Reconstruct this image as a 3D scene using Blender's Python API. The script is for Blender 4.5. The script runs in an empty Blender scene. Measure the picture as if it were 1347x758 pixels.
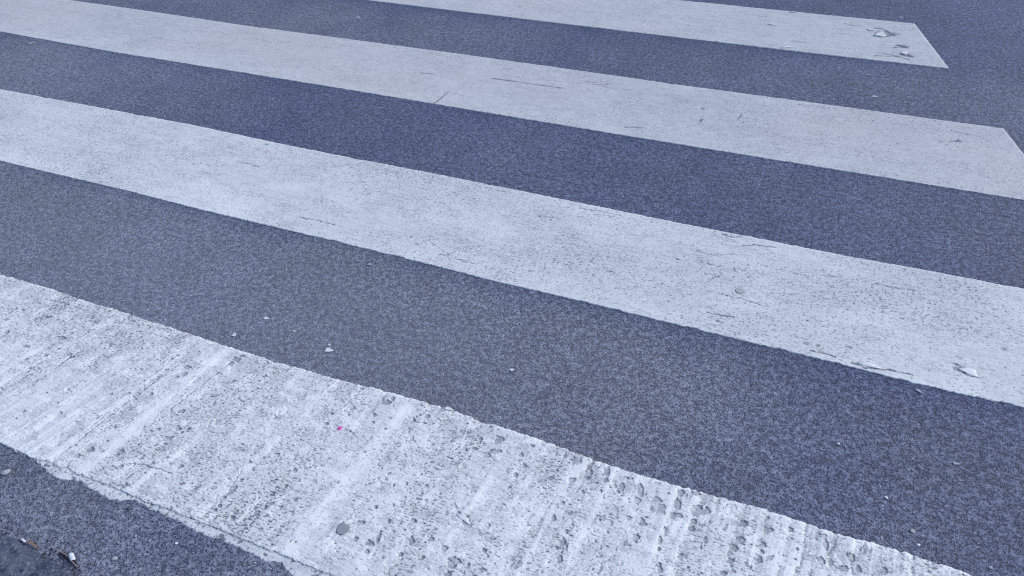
import bpy, bmesh, math, random
import numpy as np
from mathutils import Matrix, Vector

# ------------------------------------------------------------------ camera
FPX, PITCH, ROLL, TH, HGT = 1048.0, math.radians(38.790177), math.radians(-3.1563376), math.radians(-25.7987522), 1.467
PW, PH = 1347.0, 758.0
scene = bpy.context.scene
C = scene.collection
cam_d = bpy.data.cameras.new("camera")
cam = bpy.data.objects.new("camera", cam_d)
C.objects.link(cam)
cam_d.sensor_width = 36.0
cam_d.lens = 36.0 * FPX / PW
cam_d.clip_start = 0.05
cam_d.clip_end = 2000.0
cr, sr, cp, sp = math.cos(ROLL), math.sin(ROLL), math.cos(PITCH), math.sin(PITCH)
right = Vector((cr, sr * sp, sr * cp))
up = Vector((-sr, cr * sp, cr * cp))
yaw = Matrix.Rotation(-TH, 3, 'Z')
right = yaw @ right
up = yaw @ up
back = right.cross(up)
M = Matrix((right, up, back)).transposed().to_4x4()
M.translation = (0, 0, HGT)
cam.matrix_world = M
scene.camera = cam


def at(x, y, z=0.0):
    """ground point (metres; X runs along the stripes, Y across them) seen at a photo pixel"""
    d = right * ((x - PW / 2) / FPX) + up * (-(y - PH / 2) / FPX) - back
    t = (HGT - z) / -d.z
    return (d.x * t, d.y * t)


# ------------------------------------------------------------------ world, sun, exposure
SUN_EL, SUN_AZ = math.radians(42), math.radians(35)      # azimuth counter-clockwise from +X
world = bpy.data.worlds.new("World")
scene.world = world
world.use_nodes = True
wn = world.node_tree.nodes
wl = world.node_tree.links
bg = wn["Background"]
sky = wn.new("ShaderNodeTexSky")
sky.sky_type = 'NISHITA'
sky.sun_disc = False
sky.sun_elevation = SUN_EL
sky.sun_rotation = math.radians(90) - SUN_AZ
sky.air_density = 1.0
sky.dust_density = 1.2
sky.ozone_density = 2.0
wl.new(sky.outputs[0], bg.inputs[0])
bg.inputs[1].default_value = 0.15
sd = bpy.data.lights.new("sun", 'SUN')
sd.energy = 1.5
sd.angle = math.radians(12)
sd.color = (1.0, 0.97, 0.93)
sun = bpy.data.objects.new("sun", sd)
C.objects.link(sun)
sdir = Vector((math.cos(SUN_EL) * math.cos(SUN_AZ), math.cos(SUN_EL) * math.sin(SUN_AZ), math.sin(SUN_EL)))
sun.rotation_euler = sdir.to_track_quat('Z', 'Y').to_euler()
sun.location = sdir * 20
scene.view_settings.view_transform = 'Standard'
scene.view_settings.look = 'None'
scene.view_settings.exposure = 0.25
scene.cycles.use_denoising = False
scene.cycles.pixel_filter_type = 'BLACKMAN_HARRIS'
scene.cycles.filter_width = 1.2
scene.cycles.max_bounces = 4
scene.view_settings.gamma = 1.0
scene.view_settings.use_curve_mapping = False

# ------------------------------------------------------------------ numpy noise
rng = np.random.default_rng(7)


def _hash(ix, iy, seed):
    h = (ix.astype(np.int64) * 374761393 + iy.astype(np.int64) * 668265263 + seed * 982451653) & 0xFFFFFFFF
    h = ((h ^ (h >> 13)) * 1274126177) & 0xFFFFFFFF
    h = (h ^ (h >> 16)) & 0xFFFFFFFF
    return h.astype(np.float64) / 4294967296.0


def vnoise(x, y, seed=0):
    """gradient noise, about -1..1"""
    ix, iy = np.floor(x), np.floor(y)
    fx, fy = x - ix, y - iy
    ux, uy = fx * fx * fx * (fx * (fx * 6 - 15) + 10), fy * fy * fy * (fy * (fy * 6 - 15) + 10)

    def g(dx, dy):
        a = _hash(ix + dx, iy + dy, seed) * 2 * np.pi
        return np.cos(a) * (fx - dx) + np.sin(a) * (fy - dy)
    return ((g(0, 0) * (1 - ux) + g(1, 0) * ux) * (1 - uy) + (g(0, 1) * (1 - ux) + g(1, 1) * ux) * uy) * 1.5


def fbm(x, y, seed=0, octv=4, gain=0.5):
    s, a, t = 0, 1.0, 0
    for i in range(octv):
        s = s + a * vnoise(x * 2.03 ** i + 13.7 * i, y * 2.03 ** i - 7.1 * i, seed + i)
        t += a
        a *= gain
    return s / t * 1.35


def sstep(a, b, x):
    t = np.clip((x - a) / (b - a), 0, 1)
    return t * t * (3 - 2 * t)


def seg_dist(u, v, p, q):
    """distance to a segment and the position along it"""
    dx, dy = q[0] - p[0], q[1] - p[1]
    L = dx * dx + dy * dy + 1e-12
    t = ((u - p[0]) * dx + (v - p[1]) * dy) / L
    tc = np.clip(t, 0, 1)
    return np.hypot(u - p[0] - tc * dx, v - p[1] - tc * dy), tc


# ------------------------------------------------------------------ node helpers
def new_mat(name):
    m = bpy.data.materials.new(name)
    m.use_nodes = True
    return m, m.node_tree.nodes, m.node_tree.links, m.node_tree.nodes["Principled BSDF"]


class NT:
    def __init__(self, name):
        self.m, self.n, self.l, self.b = new_mat(name)
        tc = self.n.new("ShaderNodeTexCoord")
        self.co = tc.outputs["Object"]

    def noise(self, scale, detail=2, rough=0.5, vec=None, dist=0.0):
        n = self.n.new("ShaderNodeTexNoise")
        n.inputs["Scale"].default_value = scale
        n.inputs["Detail"].default_value = detail
        n.inputs["Roughness"].default_value = rough
        n.inputs["Distortion"].default_value = dist
        self.l.new(vec or self.co, n.inputs["Vector"])
        return n

    def voro(self, scale, feature='F1', vec=None, rnd=1.0):
        n = self.n.new("ShaderNodeTexVoronoi")
        n.feature = feature
        n.inputs["Scale"].default_value = scale
        n.inputs["Randomness"].default_value = rnd
        self.l.new(vec or self.co, n.inputs["Vector"])
        return n

    def mapped(self, sc=(1, 1, 1), rot=0.0, loc=(0, 0, 0)):
        n = self.n.new("ShaderNodeMapping")
        n.inputs["Scale"].default_value = sc
        n.inputs["Rotation"].default_value = (0, 0, rot)
        n.inputs["Location"].default_value = loc
        self.l.new(self.co, n.inputs["Vector"])
        return n.outputs[0]

    def rng(self, src, a, b, c=0.0, d=1.0, smooth=False):
        n = self.n.new("ShaderNodeMapRange")
        if smooth:
            n.interpolation_type = 'SMOOTHSTEP'
        for i, x in enumerate((a, b, c, d)):
            n.inputs[i + 1].default_value = x
        self.l.new(src, n.inputs[0])
        return n.outputs[0]

    def math(self, op, a, b=None):
        n = self.n.new("ShaderNodeMath")
        n.operation = op
        for i, x in enumerate((a, b)):
            if x is None:
                continue
            if isinstance(x, (int, float)):
                n.inputs[i].default_value = x
            else:
                self.l.new(x, n.inputs[i])
        return n.outputs[0]

    def mix(self, f, a, b, blend='MIX'):
        n = self.n.new("ShaderNodeMix")
        n.data_type = 'RGBA'
        n.blend_type = blend
        for i, x in ((0, f), (6, a), (7, b)):
            if isinstance(x, (int, float)):
                n.inputs[i].default_value = x
            elif isinstance(x, tuple):
                n.inputs[i].default_value = (*x, 1)
            else:
                self.l.new(x, n.inputs[i])
        return n.outputs[2]

    def attr(self, name):
        n = self.n.new("ShaderNodeAttribute")
        n.attribute_name = name
        return n.outputs["Fac"]

    def bump(self, h, dist, strength=1.0, prev=None):
        n = self.n.new("ShaderNodeBump")
        n.inputs["Strength"].default_value = strength
        n.inputs["Distance"].default_value = dist
        self.l.new(h, n.inputs["Height"])
        if prev:
            self.l.new(prev, n.inputs["Normal"])
        return n.outputs[0]

    def done(self, col, rough, normal=None, spec=0.5):
        for k, x in (("Base Color", col), ("Roughness", rough), ("Specular IOR Level", spec)):
            if isinstance(x, (int, float)):
                self.b.inputs[k].default_value = x
            elif isinstance(x, tuple):
                self.b.inputs[k].default_value = (*x, 1)
            else:
                self.l.new(x, self.b.inputs[k])
        if normal:
            self.l.new(normal, self.b.inputs["Normal"])
        return self.m


# ------------------------------------------------------------------ materials
def asphalt_material():
    t = NT("asphalt")
    def warped(src, amt, sc=None):
        va = t.n.new("ShaderNodeVectorMath")
        va.operation = 'MULTIPLY_ADD'
        t.l.new(src, va.inputs[0])
        va.inputs[1].default_value = (amt, amt, amt)
        t.l.new(sc or t.co, va.inputs[2])
        return va.outputs[0]
    co = warped(t.noise(85, 3, 0.6).outputs["Color"], 0.010)
    co2 = warped(t.noise(210, 2, 0.6).outputs["Color"], 0.004)
    SB = 118
    big = t.voro(SB, vec=co)
    edge = t.voro(SB, 'DISTANCE_TO_EDGE', vec=co)
    small = t.voro(235, vec=co2)
    edge2 = t.voro(235, 'DISTANCE_TO_EDGE', vec=co2)
    grain = t.noise(430, 3, 0.7)
    mid = t.noise(62, 3, 0.62)
    hollow = t.noise(26, 3, 0.6)
    large = t.noise(1.3, 4, 0.55)
    patch = t.noise(7, 4, 0.6)
    sep = t.n.new("ShaderNodeSeparateColor")
    t.l.new(big.outputs["Color"], sep.inputs[0])
    sep2 = t.n.new("ShaderNodeSeparateColor")
    t.l.new(small.outputs["Color"], sep2.inputs[0])
    wear = t.attr("polish")
    stone = t.mix(sep.outputs[0], (0.165, 0.180, 0.262), (0.340, 0.360, 0.450))
    fines = t.mix(sep2.outputs[0], (0.100, 0.115, 0.195), (0.430, 0.450, 0.540))
    col = t.mix(t.rng(sep.outputs[2], 0.2, 0.8, 0.25, 0.85), fines, stone)
    crev = t.rng(edge.outputs["Distance"], 0.17, 0.03, smooth=True)
    crev = t.math('MULTIPLY', crev, t.rng(mid.outputs["Fac"], 0.42, 0.60, 0.0, 0.85))
    crev2 = t.math('MULTIPLY', t.rng(edge2.outputs["Distance"], 0.14, 0.02, smooth=True), t.rng(mid.outputs["Fac"], 0.35, 0.65, 0.0, 0.55))
    void = t.rng(t.noise(178, 2, 0.5).outputs["Fac"], 0.560, 0.600, smooth=True)
    pot = t.math('MULTIPLY', t.rng(hollow.outputs["Fac"], 0.60, 0.72, smooth=True), 0.22)
    dark = t.math('MAXIMUM', t.math('MAXIMUM', crev, crev2), t.math('MAXIMUM', void, pot))
    dark = t.math('MULTIPLY', dark, t.rng(wear, 0.0, 1.0, 1.0, 0.85))
    col = t.mix(dark, col, (0.010, 0.014, 0.055))  # dark gaps between stones: occlusion painted into the colour
    lite = t.rng(grain.outputs["Fac"], 0.60, 0.70)
    col = t.mix(t.math('MULTIPLY', lite, t.rng(wear, 0.0, 0.8, 0.95, 0.55)), col, (0.36, 0.385, 0.47))
    glint = t.rng(sep2.outputs[1], 0.993, 0.997)
    col = t.mix(glint, col, (0.52, 0.53, 0.58))
    tone = t.math('ADD', t.rng(large.outputs["Fac"], 0.3, 0.7, 0.85, 1.12), t.rng(patch.outputs["Fac"], 0.3, 0.7, -0.12, 0.12))
    cmb = t.n.new("ShaderNodeCombineColor")
    for i in range(3):
        t.l.new(tone, cmb.inputs[i])
    col = t.mix(1.0, col, cmb.outputs[0], 'MULTIPLY')
    # bitumen that traffic has not rubbed off yet is darker and bluer
    col = t.mix(t.rng(wear, 0.45, 0.0, 0.0, 0.95), col, (0.45, 0.51, 0.76), 'MULTIPLY')
    col = t.mix(t.math('MULTIPLY', wear, 0.30), col, (0.265, 0.280, 0.335))
    h = t.math('SUBTRACT', t.math('MULTIPLY', sep.outputs[0], 0.3), t.math('MULTIPLY', dark, 1.0))
    h = t.math('ADD', h, t.math('MULTIPLY', small.outputs["Distance"], -0.35))
    h = t.math('ADD', h, t.math('MULTIPLY', grain.outputs["Fac"], 0.45))
    nrm = t.bump(h, 0.0028, 1.0)
    return t.done(col, 0.58, nrm, 0.5)


def paint_material(name, tint=(0.70, 0.71, 0.72), speck=0.5, grain_amt=0.5, warm=0.0, fr=(0.87, 0.885, 0.89)):
    t = NT(name)
    ex, gr, br = t.attr("expose_shade"), t.attr("grime_shade"), t.attr("fresh")
    big = t.noise(2.6, 4, 0.6)
    med = t.noise(24, 4, 0.65)
    fine = t.noise(330, 3, 0.7)
    along = t.noise(60, 3, 0.65, vec=t.mapped((0.22, 1.6, 1)))
    dirt = tuple(c * k for c, k in zip(tint, (0.66, 0.66, 0.69)))
    scuff = t.noise(170, 4, 0.7, vec=t.mapped((0.16, 1.5, 1), rot=-0.03, loc=(3, 1, 0)))
    f = t.math('ADD', t.rng(big.outputs["Fac"], 0.35, 0.65, 0.0, 0.22), t.rng(med.outputs["Fac"], 0.42, 0.62, 0.0, 0.28))
    f = t.math('ADD', f, t.rng(along.outputs["Fac"], 0.45, 0.62, 0.0, 0.40))
    f = t.math('ADD', f, t.rng(scuff.outputs["Fac"], 0.48, 0.66, 0.0, 0.75))
    col = t.mix(t.math('MULTIPLY', f, 0.7), tint, dirt)
    g = t.math('MULTIPLY', t.rng(fine.outputs["Fac"], 0.50, 0.72), grain_amt)
    col = t.mix(g, col, tuple(c * 0.55 for c in tint))
    if warm:
        dust = t.noise(0.9, 2, 0.5, vec=t.mapped((1, 1, 1), loc=(2.1, 4.4, 0)))
        col = t.mix(t.rng(dust.outputs["Fac"], 0.45, 0.60, 0.0, warm), col, (0.60, 0.545, 0.535))
    col = t.mix(br, col, fr)
    col = t.mix(gr, col, (0.27, 0.285, 0.325))
    sp = t.noise(230, 2, 0.6, vec=t.mapped((0.42, 1.2, 1), rot=0.10))
    cl = t.noise(9, 3, 0.6, vec=t.mapped((0.6, 1.2, 1), loc=(7, 2, 0)))
    spk = t.math('MULTIPLY', t.rng(t.math('ADD', sp.outputs["Fac"], t.rng(cl.outputs["Fac"], 0.35, 0.65, -0.04, 0.07)), 0.63, 0.68), speck)
    col = t.mix(spk, col, (0.10, 0.11, 0.14))
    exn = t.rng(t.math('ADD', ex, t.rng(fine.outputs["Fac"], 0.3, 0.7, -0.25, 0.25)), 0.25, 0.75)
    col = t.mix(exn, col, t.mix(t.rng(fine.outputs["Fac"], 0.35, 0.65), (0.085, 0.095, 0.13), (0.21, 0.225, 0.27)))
    h = t.math('ADD', fine.outputs["Fac"], t.math('MULTIPLY', med.outputs["Fac"], 1.2))
    h = t.math('SUBTRACT', h, t.math('MULTIPLY', spk, 0.8))
    return t.done(col, 0.68, t.bump(h, 0.0012, 0.8), 0.35)


def plain(name, col, rough=0.6, var=0.25, scale=300, spec=0.4):
    t = NT(name)
    n = t.noise(scale, 3, 0.6)
    c = t.mix(t.rng(n.outputs["Fac"], 0.35, 0.65), col, tuple(x * (1 - var) for x in col))
    return t.done(c, rough, t.bump(n.outputs["Fac"], 0.0006, 0.6), spec)


ASPHALT = asphalt_material()
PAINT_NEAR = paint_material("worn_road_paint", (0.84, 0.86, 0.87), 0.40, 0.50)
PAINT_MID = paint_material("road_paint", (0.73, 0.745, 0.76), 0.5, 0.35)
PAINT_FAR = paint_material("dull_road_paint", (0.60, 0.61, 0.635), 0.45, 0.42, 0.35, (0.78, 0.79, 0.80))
PAINT_OLD = paint_material("old_thin_road_paint", (0.80, 0.82, 0.84), 0.2, 0.3)


def tag(o, label=None, cat=None, group=None, kind=None):
    for k, x in (("label", label), ("category", cat), ("group", group), ("kind", kind)):
        if x:
            o[k] = x
    return o


def mesh_obj(name, verts, faces, mat, parent=None, attrs=None, smooth=True):
    me = bpy.data.meshes.new(name)
    verts = np.asarray(verts, dtype=np.float32)
    faces = np.asarray(faces, dtype=np.int32)
    me.vertices.add(len(verts))
    me.vertices.foreach_set("co", verts.ravel())
    k = faces.shape[1]
    me.loops.add(faces.size)
    me.loops.foreach_set("vertex_index", faces.ravel())
    me.polygons.add(len(faces))
    me.polygons.foreach_set("loop_start", np.arange(0, faces.size, k, dtype=np.int32))
    me.polygons.foreach_set("use_smooth", np.full(len(faces), smooth))
    me.update(calc_edges=True)
    for a, x in (attrs or {}).items():
        at_ = me.attributes.new(a, 'FLOAT', 'POINT')
        at_.data.foreach_set("value", np.asarray(x, dtype=np.float32))
    me.materials.append(mat)
    o = bpy.data.objects.new(name, me)
    C.objects.link(o)
    if parent:
        o.parent = parent
    return o


def grid_faces(nu, nv):
    i = np.arange(nu - 1)[:, None] * nv + np.arange(nv - 1)[None, :]
    return np.stack([i, i + nv, i + nv + 1, i + 1], -1).reshape(-1, 4)


# ------------------------------------------------------------------ road and kerb
KERB_LINE = [at(0, 697), at(110, 757)]
kd = Vector((KERB_LINE[1][0] - KERB_LINE[0][0], KERB_LINE[1][1] - KERB_LINE[0][1])).normalized()
kn = Vector((-kd.y, kd.x))           # points to the road side
if kn.y < 0:
    kn = -kn


def axis(lo, hi, a, b, step):
    core = np.arange(a, b, step)
    lo_ = a - np.geomspace(step, a - lo, 40)[::-1]
    hi_ = core[-1] + np.geomspace(step, hi - core[-1], 40)
    return np.concatenate([lo_, core, hi_])


def make_road():
    us, vs = axis(-300, 300, -6, 2.2, 0.02), axis(-300, 300, -0.6, 6.2, 0.02)
    U, V = np.meshgrid(us, vs, indexing='ij')
    u, v = U.ravel(), V.ravel()
    z = 0.0016 * fbm(u * 1.7, v * 1.7, 3, 3) + 0.0007 * fbm(u * 12, v * 12, 9, 2)
    kside = (u - KERB_LINE[0][0]) * kn.x + (v - KERB_LINE[0][1]) * kn.y
    # the band between the two nearest stripes is rubbed grey, the far side is fresher
    pol = np.exp(-((v - 1.25) / 0.40) ** 4) * (0.22 + 0.78 * sstep(0.25, -1.1, u))
    pol = pol + np.exp(-((v - 2.35) / 0.35) ** 4) * (0.10 + 0.35 * sstep(-2.0, -3.6, u))
    pol = pol + np.exp(-((v - 3.25) / 0.35) ** 4) * (0.16 + 0.20 * sstep(-0.6, -3.0, u))
    pol = pol + 0.55 * sstep(0.72, 0.60, v)
    pol = np.clip(pol * (0.85 + 0.35 * fbm(u * 2, v * 2, 21, 3)) + 0.10 * fbm(u * 3, v * 0.8, 4, 4), 0, 1)
    o = mesh_obj("road", np.stack([u, v, z], 1), grid_faces(len(us), len(vs)), ASPHALT, attrs={"polish": pol})
    return tag(o, kind="structure")


make_road()

# ------------------------------------------------------------------ stripes
EDGE = {
    'S1b': [(0, 583), (20, 592), (50, 606), (65, 608), (105, 625), (150, 642), (190, 659), (240, 678), (280, 694), (330, 715), (380, 734), (405, 745), (435, 757)],
    'S1t': [(0, 362), (60, 379), (110, 396), (172, 415), (230, 434), (300, 457), (370, 479), (450, 502), (520, 519), (600, 543), (660, 563), (740, 590), (800, 613), (900, 643), (1000, 670), (1100, 703), (1190, 728), (1275, 757)],
    'S2b': [(0, 212), (80, 231), (170, 252), (260, 275), (360, 299), (450, 320), (560, 347), (657, 372), (750, 393), (900, 430), (1000, 454), (1100, 478), (1200, 504), (1347, 537)],
    'S2t': [(0, 118), (130, 142), (263, 167), (360, 188), (450, 206), (560, 227), (675, 250), (790, 273), (897, 295), (1000, 315), (1110, 337), (1200, 353), (1347, 381)],
    'S3b': [(0, 42), (150, 69), (300, 93), (449, 117), (600, 142), (750, 167), (897, 191), (1100, 224), (1347, 264)],
    'S3t': [(87, 0), (200, 16), (320, 34), (449, 51), (600, 71), (750, 92), (897, 113), (1100, 140), (1320, 170)],
    'S4b': [(477, 0), (600, 15), (750, 33), (900, 51), (1080, 72), (1248, 91)],
    'S4t': [(883, 0), (1050, 17), (1203, 32)],
}


def edge_fn(key, jag, seed):
    side = 1 if key.endswith('t') else -1
    p = np.array([at(*q) for q in EDGE[key]])
    p = p[np.argsort(p[:, 0])]
    m, c = np.polyfit(p[:, 0], p[:, 1], 1)

    def f(u):
        r = np.interp(u, p[:, 0], p[:, 1] - (m * p[:, 0] + c))
        r = r * sstep(p[0, 0] - 0.5, p[0, 0], u) * sstep(p[-1, 0] + 0.5, p[-1, 0], u)
        mm = m * u + c
        # beyond what was measured run straight on, parallel to the stripe
        mm = np.where(u < p[0, 0], m * p[0, 0] + c, np.where(u > p[-1, 0], m * p[-1, 0] + c, mm))
        n = fbm(u * 22, u * 0 + seed, seed, 3) * 0.8 + 1.1 * fbm(u * 95, u * 0 + seed + .5, seed + 5, 3)
        n = n - 1.6 * sstep(0.45, 0.7, vnoise(u * 13, u * 0 + 9.3, seed + 8)) * side
        return mm + r + jag * n
    return f


def make_stripe(top, bot, u0, end, step, z0, mat, label, feat, jag=0.003, seed=1, vis=(-3, 1), vstep=None):
    ft, fb = edge_fn(top, jag, seed), edge_fn(bot, jag, seed + 40)
    # end = (u at bottom edge, u at top edge)
    length = max(end) - u0
    e1 = max(end)
    ts = np.concatenate([np.arange(u0, vis[0], step * 6), np.arange(max(u0, vis[0]), min(vis[1], e1), step)])
    if vis[1] < e1:
        ts = np.concatenate([ts, np.arange(vis[1], e1 - step * 3, step * 6)])
    ts = np.concatenate([ts, [e1]])
    t = ((ts - u0) / length)[:, None]
    nu, nv = len(ts), int(0.5 / (vstep or step))
    s = np.linspace(0, 1, nv)[None, :]
    s = s + 0 * t
    t = t + 0 * s
    ue = end[0] + (end[1] - end[0]) * s + 0.0015 * fbm(s * 30, s * 0 + 3, seed + 9, 3)
    u = u0 + (ue - u0) * t
    vb, vt = fb(u), ft(u)
    v = vb + (vt - vb) * s
    u_, v_ = u.ravel(), v.ravel()
    # distance to the nearest border, used to round the shoulder of the paint
    dist = np.minimum(np.minimum((v - vb), (vt - v)), (ue - u)).ravel()
    dz, expose_shade, grime_shade, fresh = feat(u_, v_, dist)
    shoulder = 0.0011 * (1 - sstep(0, 0.005, dist))
    z = z0 + 0.0007 * fbm(u_ * 5, v_ * 5, 31, 3) + dz - shoulder
    z = np.maximum(z, max(z0 - 0.0035, 0.0022))
    V = np.stack([u_, v_, z], 1)
    idx = np.arange(nu * nv).reshape(nu, nv)
    ring = np.concatenate([idx[:, 0], idx[-1, 1:], idx[-2::-1, -1], idx[0, -2:0:-1]])
    low = V[ring].copy()
    low[:, 2] = -0.004
    n0 = len(V)
    k = len(ring)
    j = np.arange(k)
    skirt = np.stack([ring, ring[(j + 1) % k], n0 + (j + 1) % k, n0 + j], 1)[:, ::-1]
    F = np.concatenate([grid_faces(nu, nv), skirt])
    pad = lambda a: np.concatenate([a, np.zeros(k) + 0.0])
    grl = np.concatenate([grime_shade, np.full(k, 0.45)])
    o = mesh_obj("crosswalk_stripe", np.concatenate([V, low]), F, mat,
                 attrs={"expose_shade": np.concatenate([expose_shade, np.full(k, .2)]), "grime_shade": grl, "fresh": pad(fresh)})
    return tag(o, label, "crosswalk stripe", "white zebra stripes painted on the road")


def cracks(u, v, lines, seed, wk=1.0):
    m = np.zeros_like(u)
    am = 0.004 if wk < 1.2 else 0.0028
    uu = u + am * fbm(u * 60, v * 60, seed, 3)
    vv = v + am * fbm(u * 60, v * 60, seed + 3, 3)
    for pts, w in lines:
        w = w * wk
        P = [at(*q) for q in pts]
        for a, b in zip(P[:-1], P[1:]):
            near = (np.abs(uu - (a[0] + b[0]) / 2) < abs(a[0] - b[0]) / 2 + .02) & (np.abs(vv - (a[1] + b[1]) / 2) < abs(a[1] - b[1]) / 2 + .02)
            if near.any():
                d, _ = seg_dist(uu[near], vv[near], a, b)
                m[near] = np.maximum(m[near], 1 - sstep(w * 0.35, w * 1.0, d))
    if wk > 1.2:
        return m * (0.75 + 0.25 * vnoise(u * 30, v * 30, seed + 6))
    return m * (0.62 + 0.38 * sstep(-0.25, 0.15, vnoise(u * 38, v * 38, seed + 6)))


def blobs(u, v, pits, seed):
    """pits: (px, py, radius_u_m, radius_v_m, tilt) -> 0..1 mask with uneven rims"""
    m = np.zeros_like(u)
    for i, (x, y, ru, rv, ti) in enumerate(pits):
        if y is None:
            cu, cv = x
        else:
            cu, cv = at(x, y)
        R = max(ru, rv) * 1.6
        near = (np.abs(u - cu) < R) & (np.abs(v - cv) < R)
        if not near.any():
            continue
        du, dv = u[near] - cu, v[near] - cv
        c, s = math.cos(ti), math.sin(ti)
        a, b = (du * c + dv * s) / ru, (-du * s + dv * c) / rv
        r = np.hypot(a, b) + 0.55 * fbm(u[near] * 75, v[near] * 75, seed + i % 5, 3)
        m[near] = np.maximum(m[near], 1 - sstep(0.86, 1.0, r))
    return m


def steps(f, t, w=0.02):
    """flake: lowered where f > t; also its dark rim, edge shade painted into the colour"""
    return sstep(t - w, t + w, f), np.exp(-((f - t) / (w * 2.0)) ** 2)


# ---- nearest stripe: heavily worn thermoplastic
R1 = random.Random(5)
PITS1 = []
for x, y, a, b in [  # measured on the photograph: position, half width and half height in pixels
        (758, 608, 9, 6), (777, 624, 3, 6), (773, 630, 3, 3), (799, 622, 5, 8), (797, 634, 3, 4), (818, 641, 4, 7), (814, 649, 3, 3),
        (842, 645, 5, 9), (838, 660, 5, 6), (863, 660, 8, 7), (866, 671, 11, 10), (891, 665, 6, 9), (888, 680, 9, 5), (895, 650, 6, 5),
        (752, 634, 6, 4), (766, 648, 3, 3), (790, 648, 3, 3), (740, 663, 3, 3), (728, 683, 4, 5), (745, 701, 3, 3), (741, 712, 4, 6),
        (736, 737, 4, 7), (733, 722, 3, 4), (845, 690, 5, 8), (836, 709, 5, 8), (828, 683, 5, 4), (875, 699, 3, 5), (868, 712, 3, 6),
        (868, 748, 4, 7), (866, 724, 3, 3), (920, 673, 13, 8), (912, 687, 5, 4), (910, 697, 6, 4), (978, 690, 6, 5), (975, 712, 7, 6),
        (966, 722, 5, 5), (963, 738, 3, 3), (952, 755, 6, 3), (1004, 717, 4, 4), (1002, 727, 4, 3), (999, 738, 4, 7), (1012, 699, 6, 4),
        (1038, 698, 5, 4), (1048, 724, 3, 3), (1085, 719, 4, 12), (1080, 740, 5, 8), (1082, 706, 6, 3), (1118, 735, 6, 8), (1128, 750, 5, 5),
        (1108, 750, 7, 5), (1163, 752, 4, 6), (652, 595, 9, 3), (640, 601, 6, 5), (625, 592, 4, 3), (613, 594, 3, 3), (632, 580, 3, 5), (656, 580, 6, 6),
        (686, 601, 4, 3), (690, 614, 3, 3), (678, 626, 4, 3), (612, 682, 4, 3), (603, 676, 3, 2), (637, 726, 3, 4), (595, 741, 10, 9),
        (585, 724, 6, 5), (590, 757, 5, 4), (556, 735, 4, 4), (616, 745, 3, 4), (635, 752, 6, 4), (541, 712, 5, 6), (544, 686, 5, 4),
        (498, 707, 4, 9), (487, 716, 6, 6), (483, 727, 4, 4), (495, 669, 3, 3), (476, 689, 6, 3), (512, 687, 3, 3), (468, 711, 4, 4),
        (561, 640, 3, 3), (540, 644, 2, 2), (568, 711, 3, 3), (535, 638, 2, 2), (518, 640, 2, 2), (507, 566, 3, 2), (492, 548, 4, 3),
        (509, 531, 8, 4), (517, 526, 3, 3), (545, 554, 3, 3), (563, 549, 4, 3), (491, 557, 3, 2), (430, 559, 4, 2), (437, 546, 3, 2),
        (290, 667, 4, 3), (304, 648, 6, 4), (311, 642, 3, 3), (318, 633, 3, 3), (296, 655, 3, 2), (284, 672, 3, 2), (377, 641, 3, 3),
        (370, 668, 3, 2), (360, 651, 3, 3), (388, 621, 3, 3), (340, 676, 5, 3), (350, 668, 3, 3), (240, 615, 4, 3), (220, 604, 3, 2),
        (247, 484, 6, 2), (243, 494, 4, 3), (312, 474, 6, 4), (305, 480, 4, 3), (320, 470, 4, 2), (219, 488, 4, 2), (236, 565, 5, 3),
        (120, 593, 5, 4), (103, 601, 4, 3), (96, 471, 4, 2), (92, 468, 3, 2), (155, 600, 4, 2), (160, 594, 4, 2), (248, 566, 4, 2),
        (208, 566, 4, 2), (223, 577, 6, 2), (60, 470, 3, 2), (147, 520, 3, 2), (80, 545, 3, 2), (200, 520, 3, 2), (330, 610, 3, 2)]:
    p, q, r = at(x, y), at(x + a, y), at(x, y + b)
    su = math.hypot(q[0] - p[0], q[1] - p[1])
    sv = math.hypot(r[0] - p[0], r[1] - p[1])
    # pixel-horizontal runs mostly along the stripe here, pixel-vertical mostly across it
    PITS1.append((x, y, max(su, 0.0035), max(sv * 0.9, 0.0035), 0.35))
for _ in range(170):
    u = R1.uniform(-2.6, 1.0)
    v = R1.uniform(0.5, 1.14)
    r = 0.0022 + 0.005 * R1.random() ** 3
    PITS1.append(((u, v), None, r * R1.uniform(1.0, 2.2), r, R1.uniform(-0.4, 0.9)))

BANDS1 = [((533, 540), (375, 732), 0.019, 1.0), ((775, 600), (640, 757), 0.012, 0.55), ((236, 468), (62, 608), 0.011, 0.9), ((292, 466), (108, 622), 0.015, 1.0),
          ((885, 690), (840, 757), 0.012, 0.5), ((1035, 690), (1010, 757), 0.014, 0.6), ((705, 650), (650, 757), 0.017, 0.8), ((180, 560), (60, 600), 0.015, 0.4)]
CR_SHADE1 = [([(246, 474), (215, 496), (150, 545), (78, 602)], .0022), ([(305, 478), (270, 505), (225, 540)], .0026), ([(108, 463), (92, 472), (72, 488)], .0035), ([(235, 468), (215, 485), (190, 503)], .003), ([(30, 400), (15, 412), (0, 420)], .002),  # first two: shade beside the left ridges, painted in as dark grooves
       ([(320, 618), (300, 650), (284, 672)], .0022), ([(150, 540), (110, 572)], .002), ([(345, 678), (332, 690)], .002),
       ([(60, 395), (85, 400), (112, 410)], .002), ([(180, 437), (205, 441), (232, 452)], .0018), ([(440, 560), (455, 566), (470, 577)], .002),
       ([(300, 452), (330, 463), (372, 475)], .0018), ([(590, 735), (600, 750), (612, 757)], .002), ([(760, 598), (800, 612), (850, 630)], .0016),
       ([(1005, 680), (1040, 700), (1075, 712)], .0016), ([(230, 626), (190, 612), (160, 612)], .0018)]


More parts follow.
